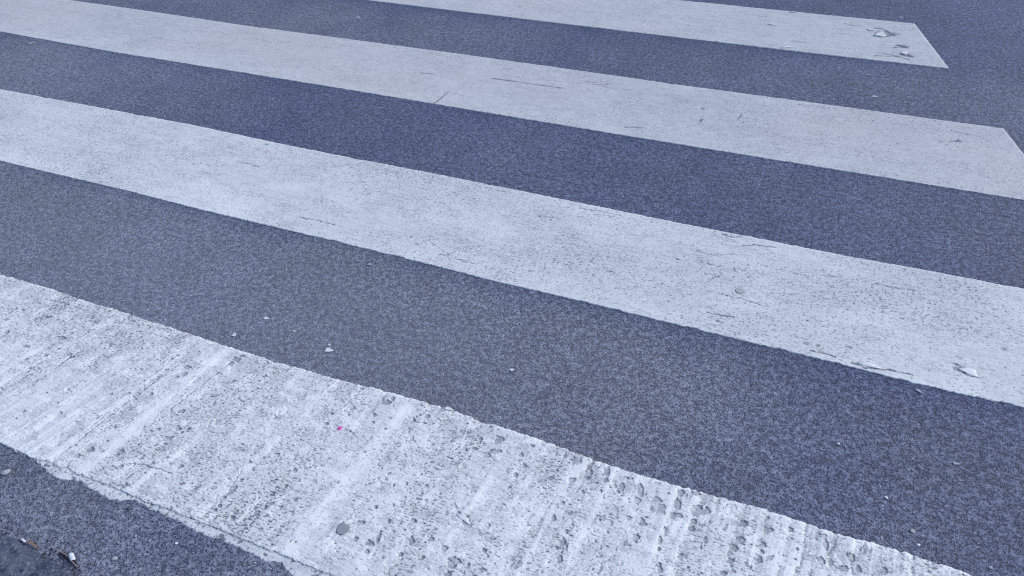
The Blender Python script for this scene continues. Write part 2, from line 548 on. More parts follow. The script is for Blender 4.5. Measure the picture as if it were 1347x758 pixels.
def feat1(u, v, dist):
    warp = 0.02 * fbm(u * 9, v * 9, 77, 3)
    density = 0.5 + 0.9 * fbm((u + 0.05 * v) * 9, v * 1.1, 41, 3) + 0.3 * fbm(u * 3, v * 3, 42, 3)
    band = np.zeros_like(u)
    for p, q, w, s in BANDS1:
        a, b = at(*p), at(*q)
        d, tt = seg_dist(u + warp * 0.35, v, a, b)
        band = np.maximum(band, s * np.exp(-(d / w) ** 2) * (0.75 + 0.5 * fbm(u * 25, v * 25, 55, 2)))
    band = np.clip(band, 0, 1)
    # scoring across the stripe: its direction swings gradually along the stripe
    k = np.interp(u, [-2.4, -1.5, -0.85, 0.15, 1.2], [0.34, 0.24, 0.085, 0.01, -0.03])
    w = u - k * (v - 0.9) + 0.004 * fbm(u * 14, v * 14, 12, 3)
    vary = 0.9 + 0.5 * fbm(w * 6, v * 5, 14, 3)
    comb = vnoise(w * 27, v * 0.9, 15) * 0.8 + 0.75 * vnoise(w * 58, v * 1.8, 16) + 0.30 * vnoise(w * 140, v * 3.0, 17)
    comb = comb * np.clip(vary, 0.25, 1.5) * (0.46 + 0.75 * sstep(-0.55, 0.05, u) + 0.35 * sstep(0.1, 0.5, fbm(u * 2.5, v * 2, 18, 2)))
    ridge_m = sstep(0.10, 0.60, comb)
    valley = sstep(-0.05, -0.60, comb)
    band = np.clip(np.maximum(band * 1.15, 0.55 * ridge_m), 0, 1)
    # short dashes left by traffic, drawn out along the stripe
    uu, vv = u + 0.006 * fbm(u * 40, v * 40, 11, 2), v + 0.0 * u
    d1 = vnoise(uu * 88 + vv * 20, vv * 300 - uu * 25, 61) + 0.35 * vnoise(uu * 200, vv * 480, 62)
    dash = sstep(0.36, 0.52, d1 + 0.34 * (density - 0.5) + 0.12 * valley - 0.45 * band)
    d2 = vnoise(uu * 130 + 5, vv * 340 - uu * 40, 63)
    dots = sstep(0.40, 0.54, d2 + 0.25 * (density - 0.5) - 0.35 * band)
    # flaked upper coat
    f = fbm(uu * 15, vv * 17, 71, 5, 0.58)
    nearTop = np.exp(-(dist / 0.10) ** 2)
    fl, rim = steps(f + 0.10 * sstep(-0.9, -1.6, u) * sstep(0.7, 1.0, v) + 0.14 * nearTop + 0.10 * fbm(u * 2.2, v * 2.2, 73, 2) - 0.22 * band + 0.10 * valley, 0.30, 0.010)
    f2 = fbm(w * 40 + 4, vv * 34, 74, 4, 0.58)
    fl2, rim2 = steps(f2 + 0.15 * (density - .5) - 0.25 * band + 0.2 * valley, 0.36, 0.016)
    pit = blobs(u, v, PITS1, 81)
    # torn pits strung along the valleys, mostly towards the right
    rp = fbm(w * 52, v * 30, 84, 3) + 0.28 * valley + 0.16 * sstep(-0.9, 0.3, u) + 0.2 * (density - .5)
    rowp = sstep(0.66, 0.74, rp)
    rowp_in = sstep(0.72, 0.80, rp)
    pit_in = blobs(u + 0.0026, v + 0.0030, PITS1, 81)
    # pit rims darkened, most towards the far right: wall shade painted into the colour
    pit_shade = np.maximum(np.clip(pit - pit_in, 0, 1), 0.6 * np.clip(rowp - rowp_in, 0, 1))
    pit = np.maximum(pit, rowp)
    cr = cracks(u, v, CR_SHADE1, 90)
    dz = 0.0011 * comb * 0.8 + 0.0008 * band + 0.0003 * fbm(u * 60, v * 60, 96, 3) - 0.0012 * dash - 0.0010 * dots - 0.0008 * fl - 0.0007 * fl2 - 0.0013 * pit - 0.0015 * cr
    expose_shade = np.clip(0.54 * dash * (0.75 + .4 * density) + 0.42 * dots + 0.65 * cr + 0.68 * rim * sstep(-.3, .3, fbm(u * 30, v * 30, 98, 2)) + 0.75 * pit_shade, 0, 1)
    expose_shade = np.clip(expose_shade + 0.32 * rim2, 0, 1)
    grime_shade = np.clip(0.20 * fl + 0.16 * fl2 + 0.66 * pit * (0.85 + 0.4 * fbm(u * 90, v * 90, 97, 2)) + 0.10 * valley + 0.12 * (density - 0.4) - 0.35 * band + 0.06 * fbm(u * 2, v * 2, 99, 3), 0, 0.8)
    fresh = np.clip(0.9 * band + 0.6 * (1 - sstep(0.0, 0.014, dist)) + 0.8 * sstep(0.18, 0.40, fbm(u * 26, v * 26, 101, 3)), 0, 1) * (1 - np.clip(grime_shade * 1.3, 0, 1))
    return dz, expose_shade, grime_shade, fresh


def feat_soft(cr_lines, dens_fn, seed, blob_list=(), aniso=(150, 430), fresh_amt=0.25, thr=0.50, low=0.0):
    def f(u, v, dist):
        density = dens_fn(u, v)
        d1 = vnoise(u * aniso[0] + v * 20, v * aniso[1], seed) + 0.4 * vnoise(u * 2 * aniso[0], v * 1.3 * aniso[1], seed + 1)
        d3 = vnoise(u * 75 + 3, v * 210, seed + 11) + 0.5 * vnoise(u * 230, v * 300, seed + 12)
        dash = np.maximum(sstep(thr - 0.06, thr + 0.12, d1 + 0.35 * (density - 0.5)), sstep(thr + .06, thr + 0.18, d3 + 0.5 * (density - 0.5)))
        f1 = fbm(u * 12, v * 26, seed + 2, 5, 0.6)
        fl, rim = steps(f1 + 0.25 * (density - .5), 0.50, 0.012)
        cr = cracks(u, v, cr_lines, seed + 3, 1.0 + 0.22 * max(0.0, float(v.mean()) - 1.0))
        pit = blobs(u, v, list(blob_list), seed + 4) if blob_list else 0 * u
        dz = 0.0003 * fbm(u * 40, v * 40, seed + 6, 3) - 0.0010 * dash - 0.0008 * fl - 0.0018 * cr - 0.0012 * pit
        expose_shade = np.clip(0.72 * dash + 0.60 * rim * sstep(0, .5, fbm(u * 30, v * 30, seed + 7, 2)) + 0.95 * cr + 0.45 * pit, 0, 1)
        grime_shade = np.clip(0.15 * fl + 0.35 * pit + 0.16 * (density - 0.45) + 0.10 * fbm(u * 1.6, v * 2.5, seed + 8, 3), 0, 0.6)
        n_low = sstep(0.25, -0.25, v - low - 0.10 * fbm(u * 2, v * 2, seed + 15, 3)) if low else 0.0
        n_left = sstep(-1.0, -2.6, u)
        fresh = np.clip(0.45 * (1 - sstep(0.0, 0.010, dist)) + 0.55 * n_low * (0.6 + 0.5 * n_left) * (0.8 + 0.6 * fbm(u * 9, v * 22, seed + 16, 4)) + fresh_amt * sstep(0.0, 0.5, fbm(u * 4, v * 6, seed + 9, 3)), 0, 1) * (1 - grime_shade)
        return dz, expose_shade, grime_shade, fresh
    return f


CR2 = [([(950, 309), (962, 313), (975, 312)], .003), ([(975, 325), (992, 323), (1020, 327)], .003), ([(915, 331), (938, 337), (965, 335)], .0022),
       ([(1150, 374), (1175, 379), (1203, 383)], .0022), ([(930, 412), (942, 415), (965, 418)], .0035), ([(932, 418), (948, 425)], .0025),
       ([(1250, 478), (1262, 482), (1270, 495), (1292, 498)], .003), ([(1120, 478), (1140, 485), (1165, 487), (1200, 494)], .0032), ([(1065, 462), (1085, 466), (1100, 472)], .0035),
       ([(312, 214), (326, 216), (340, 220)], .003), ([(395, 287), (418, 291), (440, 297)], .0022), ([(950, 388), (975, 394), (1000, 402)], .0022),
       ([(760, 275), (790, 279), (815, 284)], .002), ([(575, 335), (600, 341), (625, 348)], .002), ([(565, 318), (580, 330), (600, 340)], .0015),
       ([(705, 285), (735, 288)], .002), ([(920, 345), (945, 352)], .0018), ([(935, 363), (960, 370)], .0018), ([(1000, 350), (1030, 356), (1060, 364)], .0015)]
BL2 = [(753, 311, .006, .006, 0), (1319, 460, .008, .006, .3), (1297, 445, .006, .005, 0), (801, 358, .010, .006, 0), (548, 322, .012, .006, 0), (540, 313, .006, .006, 0),
       (1263, 487, .02, .012, .2), (1117, 458, .010, .006, 0), (1075, 456, .008, .006, 0), (1060, 453, .010, .006, 0), (965, 355, .006, .005, 0), (890, 342, .006, .005, 0)]


def dens2(u, v):
    p, q = at(1040, 360), at(960, 410)
    a = 0.42 * np.exp(-(((u - p[0]) / 0.35) ** 2 + ((v - p[1]) / 0.12) ** 2))
    b = 0.42 * np.exp(-(((u - q[0]) / 0.30) ** 2 + ((v - q[1]) / 0.10) ** 2))
    return 0.50 + a + b + 0.65 * fbm(u * 1.7, v * 4, 141, 3)


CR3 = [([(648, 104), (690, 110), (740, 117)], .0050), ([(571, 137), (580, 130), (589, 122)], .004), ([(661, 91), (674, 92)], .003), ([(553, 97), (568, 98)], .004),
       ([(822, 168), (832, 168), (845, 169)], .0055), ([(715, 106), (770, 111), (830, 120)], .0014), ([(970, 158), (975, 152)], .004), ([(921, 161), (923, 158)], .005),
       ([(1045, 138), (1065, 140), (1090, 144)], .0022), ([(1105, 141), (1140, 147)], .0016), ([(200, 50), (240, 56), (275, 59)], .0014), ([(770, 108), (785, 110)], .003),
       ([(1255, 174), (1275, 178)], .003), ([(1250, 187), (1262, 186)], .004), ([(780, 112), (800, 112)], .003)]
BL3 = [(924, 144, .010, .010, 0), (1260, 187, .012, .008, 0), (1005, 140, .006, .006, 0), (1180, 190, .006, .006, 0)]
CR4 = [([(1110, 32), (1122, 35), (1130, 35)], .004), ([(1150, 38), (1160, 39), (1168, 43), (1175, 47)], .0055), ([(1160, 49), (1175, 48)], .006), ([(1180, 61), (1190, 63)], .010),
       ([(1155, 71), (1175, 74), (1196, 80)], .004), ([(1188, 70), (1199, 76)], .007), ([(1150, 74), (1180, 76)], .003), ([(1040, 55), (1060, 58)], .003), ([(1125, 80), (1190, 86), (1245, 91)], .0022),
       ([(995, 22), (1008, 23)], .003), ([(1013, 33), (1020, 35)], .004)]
BL4 = [(1166, 45, .055, .030, 0.0), (1186, 62, .03, .02, 0), (1192, 74, .03, .02, 0)]

z1 = 0.0048
OLD = [(0, 584), (20, 596), (40, 603), (52, 612), (62, 622), (78, 632), (105, 634), (115, 642), (138, 656), (150, 660), (175, 659), (200, 672), (235, 688),
       (260, 702), (290, 712), (325, 727), (345, 738), (370, 742), (376, 752), (388, 762), (430, 775), (480, 790)]
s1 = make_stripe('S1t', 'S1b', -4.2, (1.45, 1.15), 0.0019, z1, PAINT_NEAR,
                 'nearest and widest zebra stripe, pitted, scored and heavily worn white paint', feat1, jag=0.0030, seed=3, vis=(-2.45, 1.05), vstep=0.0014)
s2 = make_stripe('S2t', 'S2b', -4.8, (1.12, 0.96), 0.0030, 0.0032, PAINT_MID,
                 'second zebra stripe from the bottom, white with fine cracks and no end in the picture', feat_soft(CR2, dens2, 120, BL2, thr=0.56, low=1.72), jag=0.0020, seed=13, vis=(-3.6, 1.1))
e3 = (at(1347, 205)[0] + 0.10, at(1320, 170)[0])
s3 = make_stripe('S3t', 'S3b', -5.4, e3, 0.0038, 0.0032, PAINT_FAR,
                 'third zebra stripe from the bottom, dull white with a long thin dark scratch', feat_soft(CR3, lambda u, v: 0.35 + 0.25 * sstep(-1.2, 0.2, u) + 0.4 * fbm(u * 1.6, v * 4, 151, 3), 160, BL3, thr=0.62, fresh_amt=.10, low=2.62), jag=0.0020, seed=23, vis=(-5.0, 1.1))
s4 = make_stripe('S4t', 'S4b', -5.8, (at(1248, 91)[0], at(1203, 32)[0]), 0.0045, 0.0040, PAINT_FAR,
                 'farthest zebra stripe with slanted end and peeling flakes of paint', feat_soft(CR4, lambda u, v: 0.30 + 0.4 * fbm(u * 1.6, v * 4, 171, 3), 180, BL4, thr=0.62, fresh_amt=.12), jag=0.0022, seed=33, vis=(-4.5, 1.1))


def old_layer():
    """thin earlier coat that shows along the near edge of the worn stripe"""
    P = np.array([at(*q) for q in OLD])
    step = 0.002
    us = np.arange(-2.2, 0.2, step)
    order = np.argsort(P[:, 0])
    low = np.interp(us, P[order, 0], P[order, 1])
    n = 0.0050 * fbm(us * 40, us * 0 + 2, 201, 4, 0.6) + 0.0015 * fbm(us * 190, us * 0, 202, 2)
    hi = edge_fn('S1b', 0.0028, 43)(us) + 0.02
    low = np.minimum(low + n, hi - 0.021)
    nv = 40
    s = np.linspace(0, 1, nv)[None, :]
    u = us[:, None] + 0 * s
    v = low[:, None] + (hi - low)[:, None] * s
    d = (v - low[:, None]).ravel()
    u_, v_ = u.ravel(), v.ravel()
    z = 0.0022 + 0.0004 * fbm(u_ * 30, v_ * 30, 203, 3) - 0.0035 * (1 - sstep(0, 0.004, d))
    hole = np.maximum(sstep(0.38, 0.5, fbm(u_ * 45, v_ * 45, 205, 3)), sstep(0.3, 0.5, fbm(u_ * 150, v_ * 150, 206, 2) + 0.3 * (1 - sstep(0, 0.006, d))))
    gr = np.clip(0.06 + 0.25 * fbm(u_ * 20, v_ * 20, 207, 3) + 0.5 * sstep(-0.62, -0.5, u_), 0, 0.7)
    # shade line below the step of the newer coat, painted into the colour
    stepd = (hi[:, None] - 0.02 - v).ravel()
    line = np.exp(-(np.clip(stepd, 0, 1) / 0.0035) ** 2)
    gr = np.clip(gr + 0.5 * line, 0, 1)
    o = mesh_obj("old_paint_layer", np.stack([u_, v_, z - 0.001 * hole], 1), grid_faces(len(us), nv), PAINT_OLD, s1,
                 {"expose_shade": np.clip(0.7 * hole + 0.35 * line, 0, 1), "grime_shade": gr, "fresh": 0.0 * gr})
    o["label"] = "thin older coat of paint showing past the near edge"
    return o


old_layer()

# ------------------------------------------------------------------ kerb
def make_kerb():
    t = NT("kerb_concrete")
    a, b, c = t.noise(14, 5, 0.65), t.noise(150, 4, 0.7), t.noise(45, 3, 0.6)
    sp = t.noise(55, 2, 0.5)
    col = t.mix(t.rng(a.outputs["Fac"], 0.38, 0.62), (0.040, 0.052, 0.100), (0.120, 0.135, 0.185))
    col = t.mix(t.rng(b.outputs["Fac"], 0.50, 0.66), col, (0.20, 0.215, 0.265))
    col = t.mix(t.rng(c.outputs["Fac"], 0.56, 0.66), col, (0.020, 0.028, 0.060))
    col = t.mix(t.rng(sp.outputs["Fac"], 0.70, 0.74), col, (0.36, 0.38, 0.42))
    h = t.math('ADD', b.outputs["Fac"], t.math('MULTIPLY', c.outputs["Fac"], 1.5))
    mat = t.done(col, 0.6, t.bump(h, 0.004, 1.0))
    kz = 0.012
    L0, L1, NS = -3.0, 4.0, 1400
    # cross-section: (distance behind the joint, height)
    prof = [(0.000, -0.02), (0.001, 0.002), (0.004, kz * .75), (0.010, kz), (0.03, kz + .001), (0.08, kz + .002), (0.14, kz + .002), (0.146, kz), (0.149, -0.02)]
    prof = [(0.0, -0.02), (0.0015, 0.0), (0.006, 0.003), (0.012, 0.005)] + [(x, 0.0058) for x in np.linspace(0.016, 0.288, 90)] + [(0.293, 0.004), (0.297, 0.002), (0.298, -0.02)]
    s = np.linspace(L0, L1, NS)
    pb = np.array([p[0] for p in prof])[None, :] + 0 * s[:, None]
    pz = np.array([p[1] for p in prof])[None, :] + 0 * s[:, None]
    S = s[:, None] + 0 * pb
    jit = 0.007 * fbm(S * 14, S * 0 + 1, 301, 4) + 0.0015 * fbm(S * 90, S * 0 + 3, 302, 3)
    zz = pz + (0.0014 * fbm(S * 30, pb * 30, 303, 4, 0.65) - 0.002 * sstep(.35, .5, fbm(S * 22, pb * 22, 304, 3))) * (pz > 0.002)
    o0 = KERB_LINE[0]
    x = o0[0] + kd.x * S - kn.x * (pb + jit)
    y = o0[1] + kd.y * S - kn.y * (pb + jit)
    V = np.stack([x.ravel(), y.ravel(), zz.ravel()], 1)
    o = mesh_obj("kerb", V, grid_faces(NS, pb.shape[1])[:, ::-1], mat)
    tag(o, kind="structure")
    # pavement behind it
    bm = bmesh.new()
    def P(s_, d, z):
        return bm.verts.new((o0[0] + kd.x * s_ - kn.x * d, o0[1] + kd.y * s_ - kn.y * d, z))
    g = [[P(s_, d, 0.011 + 0.006 * min(1, d)) for d in (0.302, 0.8, 2.0, 3.0)] for s_ in np.linspace(-3, 4, 12)]
    for i in range(11):
        for j in range(3):
            bm.faces.new((g[i][j], g[i][j + 1], g[i + 1][j + 1], g[i + 1][j]))
    me = bpy.data.meshes.new("pavement")
    bm.normal_update()
    bm.to_mesh(me)
    bm.free()
    me.materials.append(mat)
    p = bpy.data.objects.new("pavement", me)
    C.objects.link(p)
    tag(p, kind="structure")


make_kerb()

# ------------------------------------------------------------------ small things lying about
WHITE = plain("white_chip", (0.80, 0.82, 0.85), 0.5, 0.1)
PALE = plain("pale_stone", (0.42, 0.44, 0.48), 0.7, 0.2)
BEIGE = plain("beige_stone", (0.45, 0.43, 0.42), 0.7, 0.2)
DARKST = plain("dark_stone", (0.10, 0.11, 0.14), 0.7, 0.3)
PINK = plain("pink_petal", (0.85, 0.10, 0.50), 0.5, 0.1)
TEAL = plain("teal_plastic", (0.10, 0.50, 0.52), 0.4, 0.1)
BARK = plain("pale_twig_bark", (0.36, 0.30, 0.33), 0.7, 0.4)
LEAFB = plain("dry_brown_leaf", (0.30, 0.20, 0.12), 0.6, 0.3)
DEAD = plain("dead_dark_leaf", (0.035, 0.022, 0.035), 0.6, 0.4)
GUM = plain("old_gum", (0.33, 0.35, 0.39), 0.85, 0.25)
GUMP = plain("pale_old_gum", (0.46, 0.47, 0.50), 0.75, 0.2)


def bm_obj(name, bm, mat, loc=(0, 0, 0), parent=None, smooth=True):
    bmesh.ops.recalc_face_normals(bm, faces=bm.faces)
    me = bpy.data.meshes.new(name)
    bm.to_mesh(me)
    bm.free()
    for p in me.polygons:
        p.use_smooth = smooth
    me.materials.append(mat)
    o = bpy.data.objects.new(name, me)
    C.objects.link(o)
    o.location = loc
    if parent:
        o.parent = parent
    return o


def surf_z(x, y):
    """top of whatever lies at a photo pixel: paint or road"""
    def yat(key):
        p = np.array(EDGE[key])
        return np.interp(x, p[:, 0], p[:, 1])
    for k in ('S1', 'S2', 'S3', 'S4'):
        if yat(k + 't') < y < yat(k + 'b') and not (k == 'S1' and x > 435 and y < yat('S1t')):
            return 0.0050 if k == 'S1' else 0.0036
    return 0.0012


def flake_bm(length, width, rnd, curl=0.12, thick=0.0010, lobes=3):
    """an irregular thin chip with a curled-up rim, closed with thickness"""
    n = 18
    bm = bmesh.new()
    ph = [rnd.uniform(0, 6.28) for _ in range(4)]
    rings = []
    for r in (0.0, 0.55, 1.0):
        ring = []
        for i in range(n if r else 1):
            a = i / n * 2 * math.pi
            k = 1 + 0.22 * math.sin(lobes * a + ph[0]) + 0.14 * math.sin(5 * a + ph[1]) + 0.06 * math.sin(9 * a + ph[2])
            x, y = math.cos(a) * length / 2 * r * k, math.sin(a) * width / 2 * r * k
            z = 0.40 * curl * width * (r ** 2) * (0.6 + 0.6 * math.sin(a + ph[3]))
            ring.append((x, y, z))
        rings.append(ring)
    top, botm = [], []
    for ring in rings:
        top.append([bm.verts.new((x, y, z + thick)) for x, y, z in ring])
        botm.append([bm.verts.new((x, y, max(z, 0))) for x, y, z in ring])
    for L, flip in ((top, False), (botm, True)):
        for i in range(n):
            j = (i + 1) % n
            bm.faces.new((L[0][0], L[1][i], L[1][j]))
            bm.faces.new((L[1][i], L[2][i], L[2][j], L[1][j]))
    for i in range(n):
        j = (i + 1) % n
        bm.faces.new((top[2][i], top[2][j], botm[2][j], botm[2][i]))
    return bm


def pebble_bm(l, w, h, rnd, facet=0.18):
    bm = bmesh.new()
    bmesh.ops.create_icosphere(bm, subdivisions=3, radius=1)
    o = Vector((rnd.uniform(0, 50), rnd.uniform(0, 50), 0))
    from mathutils import noise as mn
    for v in bm.verts:
        k = 1 + facet * mn.noise(v.co * 1.3 + o) * 1.6
        v.co = Vector((v.co.x * l / 2 * k, v.co.y * w / 2 * k, max(v.co.z, -0.5) * h / 2 * k + h * 0.22))
    return bm


def px_len(x, y, ang, n):
    """metres on the ground covered by n photo pixels in image direction ang, and the ground heading"""
    p, q = at(x, y), at(x + n * math.cos(ang), y + n * math.sin(ang))
    return math.hypot(q[0] - p[0], q[1] - p[1]), math.atan2(q[1] - p[1], q[0] - p[0])


def chip(name, label, cat, x, y, n, asp, ang, mat, seed, curl=0.12, group=None, thick=0.0012, kind='flake', height=0.5):
    rnd = random.Random(seed)
    L, hd = px_len(x, y, math.radians(ang), n * (0.75 if kind == 'flake' else 1))
    p = at(x, y, surf_z(x, y))
    W_ = L * asp
    if kind == 'flake':
        bm = flake_bm(L, W_, rnd, curl, thick)
    else:
        bm = pebble_bm(L, W_, W_ * height, rnd)
    o = bm_obj(name, bm, mat, (p[0], p[1], surf_z(x, y)))
    o.rotation_euler.z = hd
    if name == 'gum_spot':
        o.location.z += 0.0010 if y > 600 else 0.0004
    return tag(o, label, cat, group)


G = "white specks of litter on the asphalt"
chip("paint_chip", "bean shaped white chip on grey asphalt above the nearest stripe, left of a tiny one", "chip", 350, 419, 7, .75, 20, WHITE, 1, group=G)
chip("paint_chip", "tiny white sliver lying right of the bean shaped chip on asphalt", "chip", 387, 436, 6, .4, 5, WHITE, 2, group=G)
chip("paint_chip", "curled white scrap just above the nearest stripe, leftmost scrap on that asphalt", "chip", 308, 441, 7, .8, -60, WHITE, 3, .4, group=G)
chip("paint_chip", "largest white chip with a pointed tail on the asphalt above the nearest stripe", "chip", 432, 461, 13, .65, 12, WHITE, 4, group=G)
chip("paint_chip", "tiny white speck right above the largest white tailed chip", "chip", 433, 454, 5, .5, 5, WHITE, 5, group=G)
chip("paint_chip", "small ragged white chip in the middle of the widest asphalt band", "chip", 673, 487, 7, .8, 20, WHITE, 6, .3, group=G)
chip("paint_chip", "faint pale chip on asphalt just below the second stripe, left of centre", "chip", 486, 348, 7, .8, 10, PALE, 16, group=G)
chip("paint_chip", "long slim pale splinter on dark asphalt just below the second stripe at right", "splinter", 1209, 515, 15, .32, 35, PALE, 7, group=G)
chip("paint_chip", "flat pale chip near the right edge on the widest dark asphalt band", "chip", 1257, 610, 11, .6, 8, PALE, 8, group=G)
chip("paint_chip", "curled white scrap on asphalt between pale chip and nearest stripe at right", "chip", 1166, 655, 7, .6, 35, WHITE, 9, .4, group=G)
chip("paint_chip", "white sliver lying on the asphalt between the two farthest stripes", "chip", 1150, 127, 10, .35, 2, WHITE, 10, group=G)
chip("paint_chip", "white sliver on asphalt just above the peeling end of the farthest stripe", "chip", 1185, 23, 7, .4, 2, WHITE, 11, group=G)
chip("paint_chip", "small white sliver on asphalt above the third stripe, top left of centre", "chip", 471, 23, 7, .4, 2, WHITE, 12, group=G)
chip("paint_chip", "tiny white sliver on asphalt near the left end of the top dark band", "chip", 435, 32, 6, .4, 2, PALE, 13, group=G)
chip("paint_chip", "white scrap touching the lower edge of the peeling stripe's paint", "chip", 1142, 99, 8, .35, 2, PALE, 14, group=G)
chip("paint_chip", "pale smear of a chip beside the left frame edge on the second dark band", "chip", 40, 57, 14, .35, -3, PALE, 15, group=G)
chip("pebble", "beige rounded pebble near the bottom right on dark asphalt", "pebble", 1200, 699, 7, .85, 60, BEIGE, 20, kind='p')
chip("pebble", "small bright white pebble below the beige pebble at bottom right", "pebble", 1208, 717, 5, .8, 10, WHITE, 21, kind='p')
chip("pebble", "tiny bright white stone in the middle of the right asphalt, alone", "pebble", 1103, 584, 4, .8, 10, WHITE, 22, kind='p')
chip("pebble", "pale pebble at the bottom right corner beside the nearest stripe's end", "pebble", 1303, 747, 6, .8, 10, PALE, 23, kind='p')
chip("stone_chip", "angular pale grey stone chip at the left edge below the nearest stripe", "stone", 8, 622, 13, .75, -15, PALE, 24, kind='p', height=.6)
chip("pebble", "grey pebble right of the white twig scrap near the kerb", "pebble", 151, 735, 7, .85, 5, PALE, 25, kind='p')
chip("pebble", "white grain on the asphalt close below the nearest stripe's thin old paint", "pebble", 232, 715, 4, .8, 5, WHITE, 26, kind='p')
chip("pebble", "dark pebble half sunk in asphalt beside the ragged old paint edge", "pebble", 170, 669, 7, .7, 5, DARKST, 27, kind='p')
chip("petal", "bright pink petal on the nearest worn stripe", "petal", 447, 564, 9, .72, -25, PINK, 28, .2)
chip("plastic_scrap", "tiny teal scrap on the upper edge of the second stripe", "scrap", 351, 190, 6, .5, 5, TEAL, 29)
chip("gum_spot", "round dark flattened gum spot on the lower part of the nearest stripe", "gum", 451, 696, 17, .95, 0, GUM, 30, kind='p', height=0.02)
chip("gum_spot", "round pale grey gum spot on the second stripe at right of centre", "gum", 974, 383, 13, 1.0, 0, GUMP, 31, kind='p', height=0.04)

# loose grit too fine to count, scattered over road
def grit():
    rnd = random.Random(12)
    V, F = [], []
    for i in range(420):
        if i < 60:
            s, d = rnd.uniform(-0.5, 1.6), abs(rnd.gauss(0, 0.10)) + 0.004
            x, y = KERB_LINE[0][0] + kd.x * s + kn.x * d, KERB_LINE[0][1] + kd.y * s + kn.y * d
        else:
            px, py = rnd.uniform(-80, 1420), rnd.uniform(0, 790)
            if surf_z(px, py) > 0.003:
                continue
            x, y = at(px, py)
        r = rnd.uniform(0.0009, 0.0020)
        b = len(V)
        k = [r * rnd.uniform(.7, 1.3) for _ in range(6)]
        V += [(x + k[0], y, .002 + r * .4), (x, y + k[1], .002 + r * .4), (x - k[2], y, .002 + r * .3), (x, y - k[3], .002 + r * .4), (x, y, .002 + k[4] * 1.2), (x, y, .0)]
        for a, c in ((0, 1), (1, 2), (2, 3), (3, 0)):
            F += [(b + a, b + c, b + 4), (b + c, b + a, b + 5)]
    o = mesh_obj("grit", V, F, plain("pale_grit", (0.62, 0.64, 0.68), .5, .3), smooth=False)
    tag(o, "fine pale grit scattered over the asphalt", "grit", kind="stuff")


grit()


def joint_dirt():
    rnd = random.Random(4)
    V, F = [], []
    for i in range(520):
        s_, d = rnd.uniform(-0.6, 2.0), rnd.gauss(0, 0.011) + 0.001
        x, y = KERB_LINE[0][0] + kd.x * s_ + kn.x * d, KERB_LINE[0][1] + kd.y * s_ + kn.y * d
        r = rnd.uniform(0.001, 0.0038)
        z = 0.003 + r * 0.4
        b = len(V)
        k = [r * rnd.uniform(.6, 1.4) for _ in range(6)]
        V += [(x + k[0], y, z), (x, y + k[1], z), (x - k[2], y, z), (x, y - k[3], z), (x, y, z + k[4] * .7), (x, y, .0)]
        for a, c in ((0, 1), (1, 2), (2, 3), (3, 0)):
            F += [(b + a, b + c, b + 4), (b + c, b + a, b + 5)]
    o = mesh_obj("soil", V, F, plain("dark_soil", (0.070, 0.066, 0.085), .8, .6, 90), smooth=False)
    tag(o, "dark crumbs of soil packed along the kerb joint", "soil", kind="stuff")


joint_dirt()


def tube_bm(pts, radii, sides=7):
    bm = bmesh.new()
    rings = []
    for i, p in enumerate(pts):
        p = Vector(p)
        t = (Vector(pts[min(i + 1, len(pts) - 1)]) - Vector(pts[max(i - 1, 0)])).normalized()
        a = t.cross(Vector((0, 0, 1))).normalized()
        b = a.cross(t)
        rings.append([bm.verts.new(p + (a * math.cos(k / sides * 6.2832) + b * math.sin(k / sides * 6.2832)) * radii[i]) for k in range(sides)])
    for i in range(len(rings) - 1):
        for k in range(sides):
            bm.faces.new((rings[i][k], rings[i][(k + 1) % sides], rings[i + 1][(k + 1) % sides], rings[i + 1][k]))
    bm.faces.new(rings[0])
    bm.faces.new(rings[-1][::-1])
    return bm


def g3(x, y, z):
    p = at(x, y, z)
    return (p[0], p[1], z)


tw = bm_obj("twig", tube_bm([g3(59, 717, .004), g3(66, 720, .006), g3(76, 724, .008), g3(87, 730, .010), g3(93, 737, .013), g3(98, 742, .015), g3(102, 746, .012)],
                            [.0007, .0009, .0011, .0012, .0013, .0012, .0008]), BARK)
tag(tw, "thin bent pale twig lying along the kerb joint", "twig")


def paper():
    """small folded white scrap caught on the twig"""
    z = 0.016
    c = [g3(90, 729, z), g3(96.5, 727.5, z + .001), g3(99.5, 736, z - .001), g3(93, 738.5, z)]
    bm = bmesh.new()
    n = 6
    top = [[None] * (n + 1) for _ in range(n + 1)]
    bot = [[None] * (n + 1) for _ in range(n + 1)]
    for i in range(n + 1):
        for j in range(n + 1):
            a, b = i / n, j / n
            P = (Vector(c[0]) * (1 - a) + Vector(c[1]) * a) * (1 - b) + (Vector(c[3]) * (1 - a) + Vector(c[2]) * a) * b
            P.z += 0.0015 * math.sin(3.1 * a) + 0.0007 * math.sin(7 * b + a * 3)
            top[i][j] = bm.verts.new(P + Vector((0, 0, .0005)))
            bot[i][j] = bm.verts.new(P - Vector((0, 0, .0005)))
    for i in range(n):
        for j in range(n):
            bm.faces.new((top[i][j], top[i + 1][j], top[i + 1][j + 1], top[i][j + 1]))
            bm.faces.new((bot[i][j], bot[i][j + 1], bot[i + 1][j + 1], bot[i + 1][j]))
    for i in range(n):
        for (p, q) in (((i, 0), (i + 1, 0)), ((i, n), (i + 1, n)), ((0, i), (0, i + 1)), ((n, i), (n, i + 1))):
            bm.faces.new((top[p[0]][p[1]], top[q[0]][q[1]], bot[q[0]][q[1]], bot[p[0]][p[1]]))
    o = bm_obj("paper_scrap", bm, WHITE)
    tag(o, "small bright white paper scrap caught on the twig by the kerb", "paper")


paper()


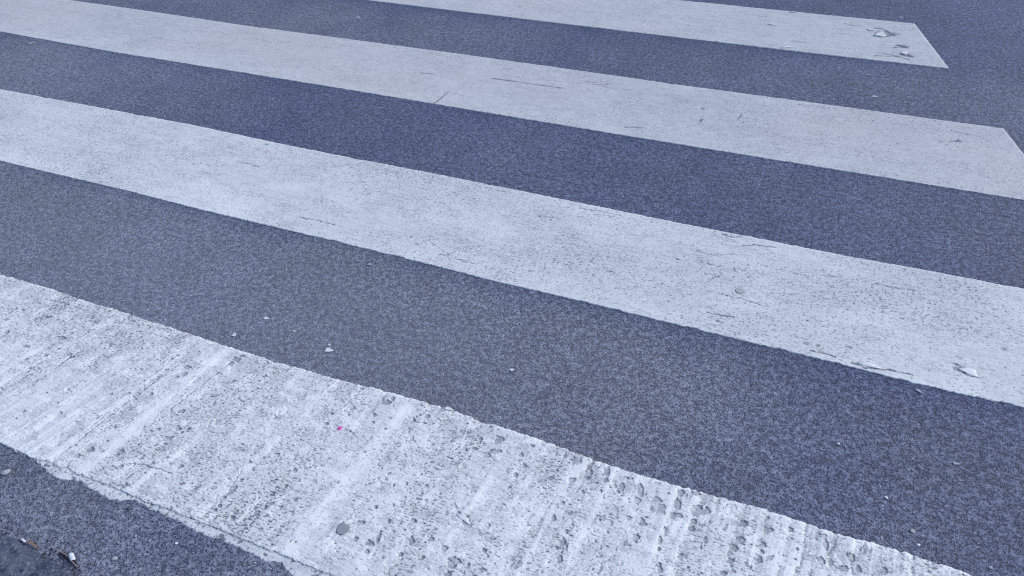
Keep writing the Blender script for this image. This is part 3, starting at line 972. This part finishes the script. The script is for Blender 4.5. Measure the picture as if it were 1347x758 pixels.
def leaf(name, label, a, b, w, mat, z=.006, cup=.3, cat="leaf"):
    """narrow dry leaf from pixel a to pixel b, cupped along its midrib"""
    p, q = Vector(g3(*a, z)), Vector(g3(*b, z + .002))
    d = q - p
    s = d.cross(Vector((0, 0, 1))).normalized()
    bm = bmesh.new()
    n = 12
    R = []
    for i in range(n + 1):
        t = i / n
        hw = w * (math.sin(math.pi * min(max(t, .03), .97)) ** .7) * (1 + .15 * math.sin(9 * t))
        row = []
        for k in (-1, -.5, 0, .5, 1):
            row.append(p + d * t + s * hw * k + Vector((0, 0, cup * hw * k * k + .0015 * math.sin(5 * t))))
        R.append(row)
    T = [[bm.verts.new(v + Vector((0, 0, .0004))) for v in r] for r in R]
    B = [[bm.verts.new(v - Vector((0, 0, .0004))) for v in r] for r in R]
    for i in range(n):
        for k in range(4):
            bm.faces.new((T[i][k], T[i][k + 1], T[i + 1][k + 1], T[i + 1][k]))
            bm.faces.new((B[i][k], B[i + 1][k], B[i + 1][k + 1], B[i][k + 1]))
        bm.faces.new((T[i][0], T[i + 1][0], B[i + 1][0], B[i][0]))
        bm.faces.new((T[i][4], B[i][4], B[i + 1][4], T[i + 1][4]))
    for i in (0, n):
        for k in range(4):
            bm.faces.new((T[i][k], B[i][k], B[i][k + 1], T[i][k + 1]))
    o = bm_obj(name, bm, mat)
    return tag(o, label, cat)


leaf("dry_leaf", "slim ochre brown dry leaf in the kerb joint left of the twig", (37, 711), (50, 721), .0024, LEAFB)
leaf("splinter", "short white splinter in the kerb joint left of the brown leaf", (28, 709), (34, 713), .0022, WHITE, cat="splinter")
leaf("dead_leaf", "dark dead leaf under the white scrap in the kerb joint", (78, 726), (101, 743), .0055, DEAD, z=.003, cup=.25)


# ------------------------------------------------------------------ lifted flakes of paint, parts of their stripes
def lifted(parent, x, y, n, asp, ang, seed, mat, curl=.25, z=0.006, thick=.0012):
    rnd = random.Random(seed)
    L, hd = px_len(x, y, math.radians(ang), n * (0.72 if y < 100 else 0.85))
    p = at(x, y, z)
    o = bm_obj("paint_flake", flake_bm(L, L * asp, rnd, curl, thick), mat, (p[0], p[1], z), parent)
    o.rotation_euler.z = hd
    return o


FL_F = plain("flake_paint", (0.70, 0.71, 0.73), .6, .12)
FL_N = plain("flake_paint_clean", (0.80, 0.81, 0.83), .6, .12)
lifted(s4, 1145, 39, 12, .6, 3, 1, FL_F, .15)
lifted(s4, 1158, 46, 15, .9, -15, 2, FL_F, .25)
lifted(s4, 1179, 62, 9, .6, 5, 3, FL_F, .2)
lifted(s4, 1190, 70, 8, .8, -30, 4, FL_F, .3)
lifted(s4, 1034, 62, 16, .4, -8, 5, FL_F, .15)
lifted(s4, 944, 54, 6, .5, 0, 6, FL_F, .15)
lifted(s4, 1014, 32, 11, .35, 12, 7, FL_F, .15)
lifted(s4, 1043, 16, 12, .3, 3, 8, FL_F, .15)
lifted(s2, 1143, 480, 34, .28, 15, 9, FL_N, .01, .0037, .0006)
lifted(s2, 1275, 489, 30, .60, 22, 10, FL_N, .01, .0037, .0006)
lifted(s1, 602, 664, 10, .5, 60, 11, FL_N, .04, .0050, .0008)
lifted(s1, 610, 682, 22, .35, 35, 12, FL_N, .04, .0050, .0008)
lifted(s1, 594, 688, 12, .4, -10, 13, FL_N, .04, .0050, .0008)
lifted(s1, 582, 551, 14, .35, 5, 14, FL_N, .04, .0050, .0008)
lifted(s1, 548, 577, 11, .8, 20, 15, FL_N, .05, .0054)
lifted(s1, 590, 518 + 20, 14, .4, 15, 16, FL_N, .1, .0050)
